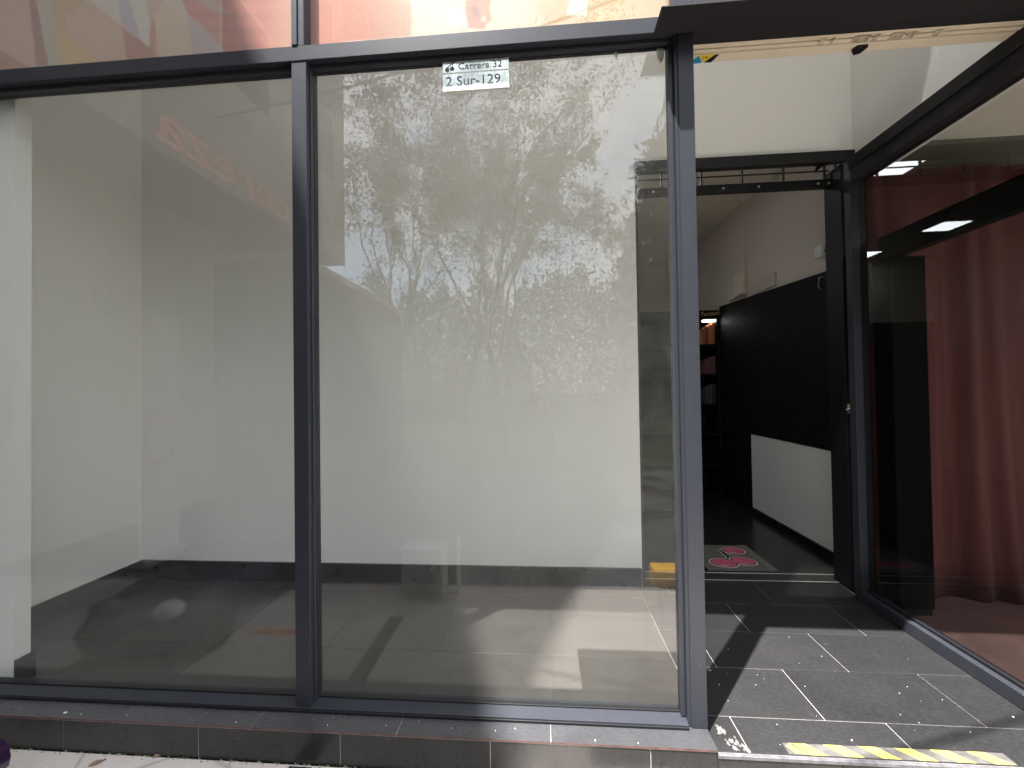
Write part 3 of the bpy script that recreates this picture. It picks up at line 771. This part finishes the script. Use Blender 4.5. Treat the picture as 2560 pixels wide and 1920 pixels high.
# dried cement splash near the post
m, nt, b = new_mat('cement_splash'); b.inputs['Base Color'].default_value = (.11, .108, .106, 1); b.inputs['Roughness'].default_value = .9
bm = bmesh.new()
for i in range(26):
    t_ = rr.random(); x = .66 + .07 * t_ + rr.gauss(0, .012); y = max(1.592, 1.69 - .10 * t_ + rr.gauss(0, .014)); s = abs(rr.gauss(.007, .005)) + .0015
    pts = []
    for k in range(11):
        a = 2 * pi * k / 11; r_ = s * rr.uniform(.45, 1.25); pts.append((x + r_ * cos(a) * .6, y + r_ * sin(a)))
    prism(bm, pts, 2, .0005, .0006 + i * 1.2e-5)
tag(obj('cement_splash', bm, m), 'pale dried cement splash on the dark tiles beside the post foot', 'splash')

# ------------------------------------------------------------------ street objects seen only in the glass
PURP = plain('purple_plastic', (.035, .012, .05), .25, var=.2)
YEL = plain('yellow_paint', (.75, .40, .03), .6, var=.15, scale=12)
tag(box('wheel_stop', .80, 2.6, .14, .30, GZ - .02, GZ + .11, YEL, None, .012), 'yellow painted concrete wheel stop on the pavement reflected in the glass', 'wheel stop')
tag(box('entrance_ramp', .17, 1.95, 1.09, 1.50, GZ + .0004, GZ + .02, plain('brown_rubber', (.10, .085, .075), .8, var=.2), None, .004), 'flat brown rubber mat on the pavement in front of the step', 'mat')
tag(box('orange_mark', -1.80, -1.50, .97, 1.02, GZ + .0004, GZ + .003, plain('orange_paint', (.7, .22, .03), .7, var=.2, scale=30)), 'short orange painted mark on the pavement, reflected low in the left pane', 'paint mark')
tag(box('dark_strip', -1.01, -.92, .80, 1.55, GZ + .0004, GZ + .004, plain('strip_black', (.03, .03, .03), .7)), 'narrow dark strip running across the pavement from the mullion', 'drain')  # dark strip laid on the pavement in line with the mullion
ub = thing('utility_box', 'small light grey utility box on the pavement reflected at the back wall foot', 'utility box', (-.88, .42, GZ))
box('cabinet', -1.02, -.72, .40, .56, GZ, GZ + .33, plain('grey_cabinet', (.80, .80, .78), .5, var=.08), ub, .008)
box('cabinet_lid', -1.03, -.71, .39, .57, GZ + .331, GZ + .345, plain('grey_lid', (.66, .66, .64), .5, var=.08), ub, .004)
bm = bmesh.new(); tube(bm, [(-.63, .45, GZ), (-.63, .45, GZ + .40)], .016, 12)
tag(obj('white_stake', bm, plain('white_pipe', (.78, .78, .75), .4)), 'thin white pipe standing beside the grey utility box', 'pipe')
# low purple ride-on car, its bonnet edge peeping in at the bottom left
car = thing('ride_on_car', 'dark purple low ride-on toy car parked by the plinth at bottom left', 'toy car', (-2.2, 1.0, GZ))
CX, CY = -2.245, 1.30
bm = bmesh.new()
secs = [(1.40, .20, .05, .12), (1.37, .29, .03, .20), (1.25, .33, .02, .27), (1.0, .34, .02, .31), (.7, .34, .02, .26), (.35, .33, .03, .28), (.2, .27, .05, .22)]
rings = []
for y, hw, zb, zt in secs:
    r_ = []
    for k in range(20):
        t_ = 2 * pi * k / 20; c_, s_ = cos(t_), sin(t_)
        xx = hw * math.copysign(abs(c_) ** .6, c_); zz = (zb + zt) / 2 + (zt - zb) / 2 * math.copysign(abs(s_) ** .7, s_)
        r_.append(bm.verts.new((CX + xx, y, GZ + .04 + zz)))
    rings.append(r_)
for a, b in zip(rings, rings[1:]):
    for k in range(20): bm.faces.new((a[k], a[(k + 1) % 20], b[(k + 1) % 20], b[k]))
bm.faces.new(rings[0][::-1]); bm.faces.new(rings[-1])
obj('car_body', bm, PURP, car, smooth=True)
LENS = plain('pale_lens', (.75, .78, .78), .12, var=.05); ORG = plain('orange_lens', (.6, .2, .03), .3, var=.1)
for sx in (-1, 1):
    bm = bmesh.new(); bmesh.ops.create_uvsphere(bm, u_segments=20, v_segments=12, radius=1)
    bmesh.ops.scale(bm, vec=(.085, .06, .035), verts=bm.verts); bmesh.ops.rotate(bm, matrix=Matrix.Rotation(R(-35), 3, 'X'), verts=bm.verts)
    bmesh.ops.translate(bm, vec=(CX + sx * .19, 1.30, GZ + .285), verts=bm.verts); obj('headlight', bm, LENS if sx > 0 else plain('dull_lens', (.22, .22, .21), .3), car, smooth=True)
    box('indicator', CX + sx * .21 - .03, CX + sx * .21 + .03, 1.36, 1.385, GZ + .15, GZ + .19, ORG, car, .006)
    for wy in (1.16, .42):
        bm = bmesh.new(); tube(bm, [(CX + sx * .30, wy, GZ + .115), (CX + sx * .37, wy, GZ + .115)], .115, 24); wl = obj('wheel', bm, plain('toy_tyre', (.02, .02, .02), .7), car)
        bm = bmesh.new(); tube(bm, [(CX + sx * .371, wy, GZ + .115), (CX + sx * .378, wy, GZ + .115)], .06, 16); obj('hub', bm, BLACK, wl)
bm = bmesh.new(); bx(bm, CX - .2, CX + .2, .5, .62, GZ + .29, GZ + .44, .03); obj('seat_back', bm, BLACK, car)
bm = bmesh.new(); tube(bm, [(CX, .98, GZ + .33), (CX, .90, GZ + .42)], .012, 8)
for k in range(16):
    a = 2 * pi * k / 16; b = 2 * pi * (k + 1) / 16
    tube(bm, [(CX + .08 * cos(a), .90 + .03 * sin(a), GZ + .42 + .075 * sin(a)), (CX + .08 * cos(b), .90 + .03 * sin(b), GZ + .42 + .075 * sin(b))], .01, 6)
obj('steering_wheel', bm, BLACK, car)
# banner
bn = thing('pavement_banner', 'tall white banner with pink ring standing on the pavement, mirrored in the left pane', 'banner', (-3.45, .0, GZ))
box('banner_sheet', -3.44, -3.43, -.22, .16, GZ + .06, 2.08, plain('banner_cloth', (.66, .62, .60), .7, var=.04), bn)
box('banner_base', -3.55, -3.33, -.25, .19, GZ, GZ + .055, ALUW, bn, .006)
bm = bmesh.new(); tube(bm, [(-3.46, -.03, GZ + .055), (-3.46, -.03, 2.09)], .01, 8); obj('banner_pole', bm, ALUW, bn)
bm = bmesh.new(); N = 36
for k in range(N):
    a, b = 2 * pi * k / N, 2 * pi * (k + 1) / N
    def Pq(t, r): return (-3.4285, -.03 + r * .9 * cos(t), .95 + r * 1.5 * sin(t))
    bm.faces.new([bm.verts.new(q) for q in (Pq(a, .13), Pq(b, .13), Pq(b, .17), Pq(a, .17))])
obj('pink_ring', bm, plain('banner_pink', (.75, .25, .32), .7, var=.05), bn)

# ------------------------------------------------------------------ buildings round the window
WY = [(1.56, 3.7), (1.56, 9.65), (-3.9, 14.44), (-3.9, 3.7)]  # parapet slope shaped so its shadow edge crosses the shop front
wg = thing('neighbouring_wing', 'tall grey rendered wing on the left with a pink cereza sign and an unseen top shaped to cast shade', 'building', (-6, -1, GZ))
bm = bmesh.new(); prism(bm, WY, 0, -9.5, -3.62); obj('upper_wall', bm, RENDER, wg)
bm = bmesh.new(); prism(bm, [(-3.905, 11.6), (-3.905, 14.44), (-8.0, 18.01), (-8.0, 11.6)], 0, -9.5, -3.62); obj('added_shade_storey', bm, RENDER, wg)  # unseen storey added to carry the wing's shade over the pavement
box('ground_floor_wall', -9.5, -4.7, -3.7, 1.56, GZ, 3.699, plain('pale_render', (.50, .49, .45), .8, var=.1, scale=1.5), wg)
GWIN = plain('dark_window', (.02, .025, .03), .08, var=.1)
for z in (5.6, 7.6, 9.6):
    for y in (-3.1, -1.4, .3):
        if z + 1.0 < 12.2 - .872 * (y + 1.33) - .6:
            wn = box('window', -3.66, -3.619, y - .45, y + .45, z - .6, z + .6, ALUW, wg)
            box('window_glass', -3.6185, -3.612, y - .4, y + .4, z - .55, z + .55, GWIN, wn)
PKL = emit('pink_letters_added_glow', (.62, .26, .24), .34)  # glow added so the shaded letters show up in the reflection
text_obj('sign_letters', 'cereza', .62, PKL, wg, (-3.615, -2.25, 3.80), Matrix(((0, 0, 1, 0), (1, 0, 0, 0), (0, 1, 0, 0), (0, 0, 0, 1))), .012, sx=1.28)
ki = thing('kiosk', 'dark kiosk with pale flat roof beneath the grey wing, a dark block in the reflection', 'kiosk', (-4.1, -4.2, GZ))
box('kiosk_wall', -4.69, -3.47, -6.5, -2.12, GZ, 3.24, plain('kiosk_dark', (.015, .016, .016), .7, var=.2, spec=.2), ki, .01)
box('kiosk_roof', -4.69, -3.42, -6.56, -2.06, 3.245, 3.36, plain('kiosk_roof_pale', (.62, .60, .55), .8, var=.15, scale=8), ki, .01)
ub2 = thing('shop_building', 'plain rendered upper storeys of the shop above the posters', 'building', (0, 4, 5.3))
box('upper_wall', -3.61, 8, 1.66, 7.4, 5.3, 9.2, RENDER, ub2)
box('side_wall', 5.2, 8, 1.5, 7.4, GZ, 5.299, RENDER, ub2)
box('rear_wall', -9.4, 8, 7.4, 7.6, GZ, 9.2, RENDER, ub2)
box('party_wall', -9.4, -3.62, 1.57, 1.7, GZ, 9.2, RENDER, ub2)
box('fascia', 2.06, 5.199, 1.66, 1.9, 2.9, 5.299, RENDER, ub2)
box('store_roof', -9.3, 5.1, 3.1, 7.39, 3.46, 3.6, RENDER, ub2)

# ------------------------------------------------------------------ trees across the street
BARK = plain('bark', (.028, .024, .02), .95, var=.3, scale=8)
def leaf_mat(name, c):
    m, nt, b = new_mat(name)
    f = tex(nt, 1.2, 3)
    nt.links.new(ramp(nt, f, [(.3, tuple(x * .65 for x in c)), (.7, tuple(x * 1.3 for x in c))]), b.inputs['Base Color'])
    b.inputs['Roughness'].default_value = .55
    return m
LEAF = [leaf_mat('leaf_a', (.034, .05, .018)), leaf_mat('leaf_b', (.045, .056, .022)), leaf_mat('leaf_c', (.06, .064, .022))]
def tree(x, y, h, trunk_r, spread, fork, nleaf, seed, label, lean=0.0, li=0, leaf=.085, cull=True):
    rg = random.Random(seed); z0 = GZ - .05
    t = thing('tree', label, 'tree', (x, y, z0), 'trees across the street')
    bm = bmesh.new(); tips = []
    def grow(p, d, r, l, depth):
        n_ = 4; pts = [p]; q = p.copy(); dd = d.copy(); rs = [r]
        for i in range(n_):
            dd = (dd + Vector((rg.gauss(0, .13), rg.gauss(0, .13), rg.gauss(.03, .08)))).normalized()
            q = q + dd * l / n_; pts.append(q.copy()); rs.append(r * (1 - .45 * (i + 1) / n_))
        tube(bm, pts, rs, 7 if depth < 2 else 5)
        if depth >= 2: tips.extend(pts[1:])
        if depth < 6 and r > .0045:
            for k in range(rg.choice((2, 3, 3)) if depth else 4):
                a = rg.uniform(.35, .85) if depth else rg.uniform(.25, .7)
                side = dd.orthogonal().normalized(); side.rotate(Matrix.Rotation(rg.uniform(0, 2 * pi), 3, dd))
                nd = (dd * cos(a) + side * sin(a) + Vector((0, 0, .12))).normalized()
                grow(pts[-1] if k else pts[-2], nd, rs[-1] * rg.uniform(.6, .8), l * rg.uniform(.62, .85), depth + 1)
    grow(Vector((x, y, z0)), Vector((lean, 0, 1)).normalized(), trunk_r, fork, 0)
    # rescale the skeleton to the wanted height
    top = max(v.co.z for v in bm.verts); kk = (h - fork) / max(.1, top - z0 - fork)
    base = Vector((x, y, z0))
    def warp(c):
        c = c.copy(); c.x = x + (c.x - x) * (spread if c.z > z0 + fork else 1 + (spread - 1) * max(0, (c.z - z0) / fork) ** 3); c.y = y + (c.y - y) * spread
        if c.z > z0 + fork: c.z = z0 + fork + (c.z - z0 - fork) * kk
        return c
    for v in bm.verts: v.co = warp(v.co)
    tips = [warp(p) for p in tips]
    obj('trunk', bm, BARK, t, smooth=True)
    bm = bmesh.new()
    for i in range(nleaf):
        p = rg.choice(tips) + Vector((rg.gauss(0, .19), rg.gauss(0, .19), rg.gauss(0, .16)))
        if cull and noise.noise(p * 1.0 + Vector((seed, 0, 0))) < -.02 or cull and noise.noise(p * 2.9) < -.10: continue
        a = Vector((rg.gauss(0, 1), rg.gauss(0, 1), rg.gauss(0, 1))).normalized(); b = a.orthogonal().normalized()
        b.rotate(Matrix.Rotation(rg.uniform(0, 6.28), 3, a)); s = leaf * rg.uniform(.6, 1.3)
        bm.faces.new([bm.verts.new(q) for q in (p - a * s, p + b * s * .42, p + a * s, p - b * s * .42)])
    me = obj('crown', bm, LEAF[li], t)
    return t
tree(-.85, -5.7, 8.7, .115, .95, 2.6, 62000, 11, 'forked tree with two crossing limbs opposite the right window pane', .05, 0, .034)
tree(.22, -6.3, 9.0, .10, .9, 3.2, 50000, 5, 'straight tall tree standing right of the forked tree', 0, 1, .034)
tree(2.9, -8.2, 9.6, .13, 1.05, 2.6, 60000, 23, 'slim leafy tree right of the straight tall tree', -.05, 0, .045)
tree(-5.2, -9.5, 11.0, .17, 1.1, 2.8, 50000, 42, 'broad low tree beside the grey wing at the left end of the row', .12, 2, .05)
tree(-3.2, -13.0, 13.5, .16, 1.1, 3.4, 30000, 77, 'dense tree set back behind the forked tree', 0, 0, .08)
tree(5.6, -11.5, 11.0, .18, 1.25, 1.8, 36000, 31, 'dense low branched tree behind the slim leafy tree', 0, 0, .10)
tree(4.3, -9.6, 9.2, .12, 1.0, .9, 40000, 17, 'low bushy tree with foliage down to the verge, opposite the doorway', 0, 0, .12, False)
tree(9.0, -9.5, 14.0, .19, 1.25, 3.2, 26000, 91, 'added unseen tree opposite the entrance towards the right end of the row', .03, 1, .10)  # tree added out of view to hold sky light off the display wall
tree(14.5, -10.0, 14.0, .19, 1.3, 3.2, 24000, 64, 'added unseen tree at the far right end of the row', -.03, 0, .11)  # second unseen tree added to block sky light from the street side
bm = bmesh.new(); rg = random.Random(9)
for i in range(150000):
    x = rg.uniform(-36, 30); hmax = 7.0 + 1.6 * noise.noise(Vector((x * .22, 0, 3))) + 2.2 * noise.noise(Vector((x * .8, 0, 5))) + 1.2 * noise.noise(Vector((x * 2.5, 0, 8)))
    z = GZ + rg.random() ** .9 * hmax * (1 if rg.random() < .8 else rg.uniform(1, 1.35)); y = -19 + rg.gauss(0, 1.3) * (1.2 - z / 9)
    p = Vector((x, y, z)); a = Vector((rg.gauss(0, 1), rg.gauss(0, 1), rg.gauss(0, 1))).normalized(); b = a.orthogonal(); s = rg.uniform(.06, .13)
    bm.faces.new([bm.verts.new(q) for q in (p - a * s, p + b * s * .5, p + a * s, p - b * s * .5)])
obj('hedge_foliage', bm, LEAF[1], kind='stuff')

# overhead cable that throws the thin shadow on the entrance tiles
bm = bmesh.new(); a, b_ = Vector((-3.61, -.88, 4.45)), Vector((4.6, 1.655, 4.55))
tube(bm, [a.lerp(b_, k / 16) + Vector((0, 0, -.32 * 4 * (k / 16) * (1 - k / 16))) for k in range(17)], .011, 6)
tag(obj('power_cable', bm, BLACK), 'thin black cable slung from the grey wing across to the shop front', 'cable')
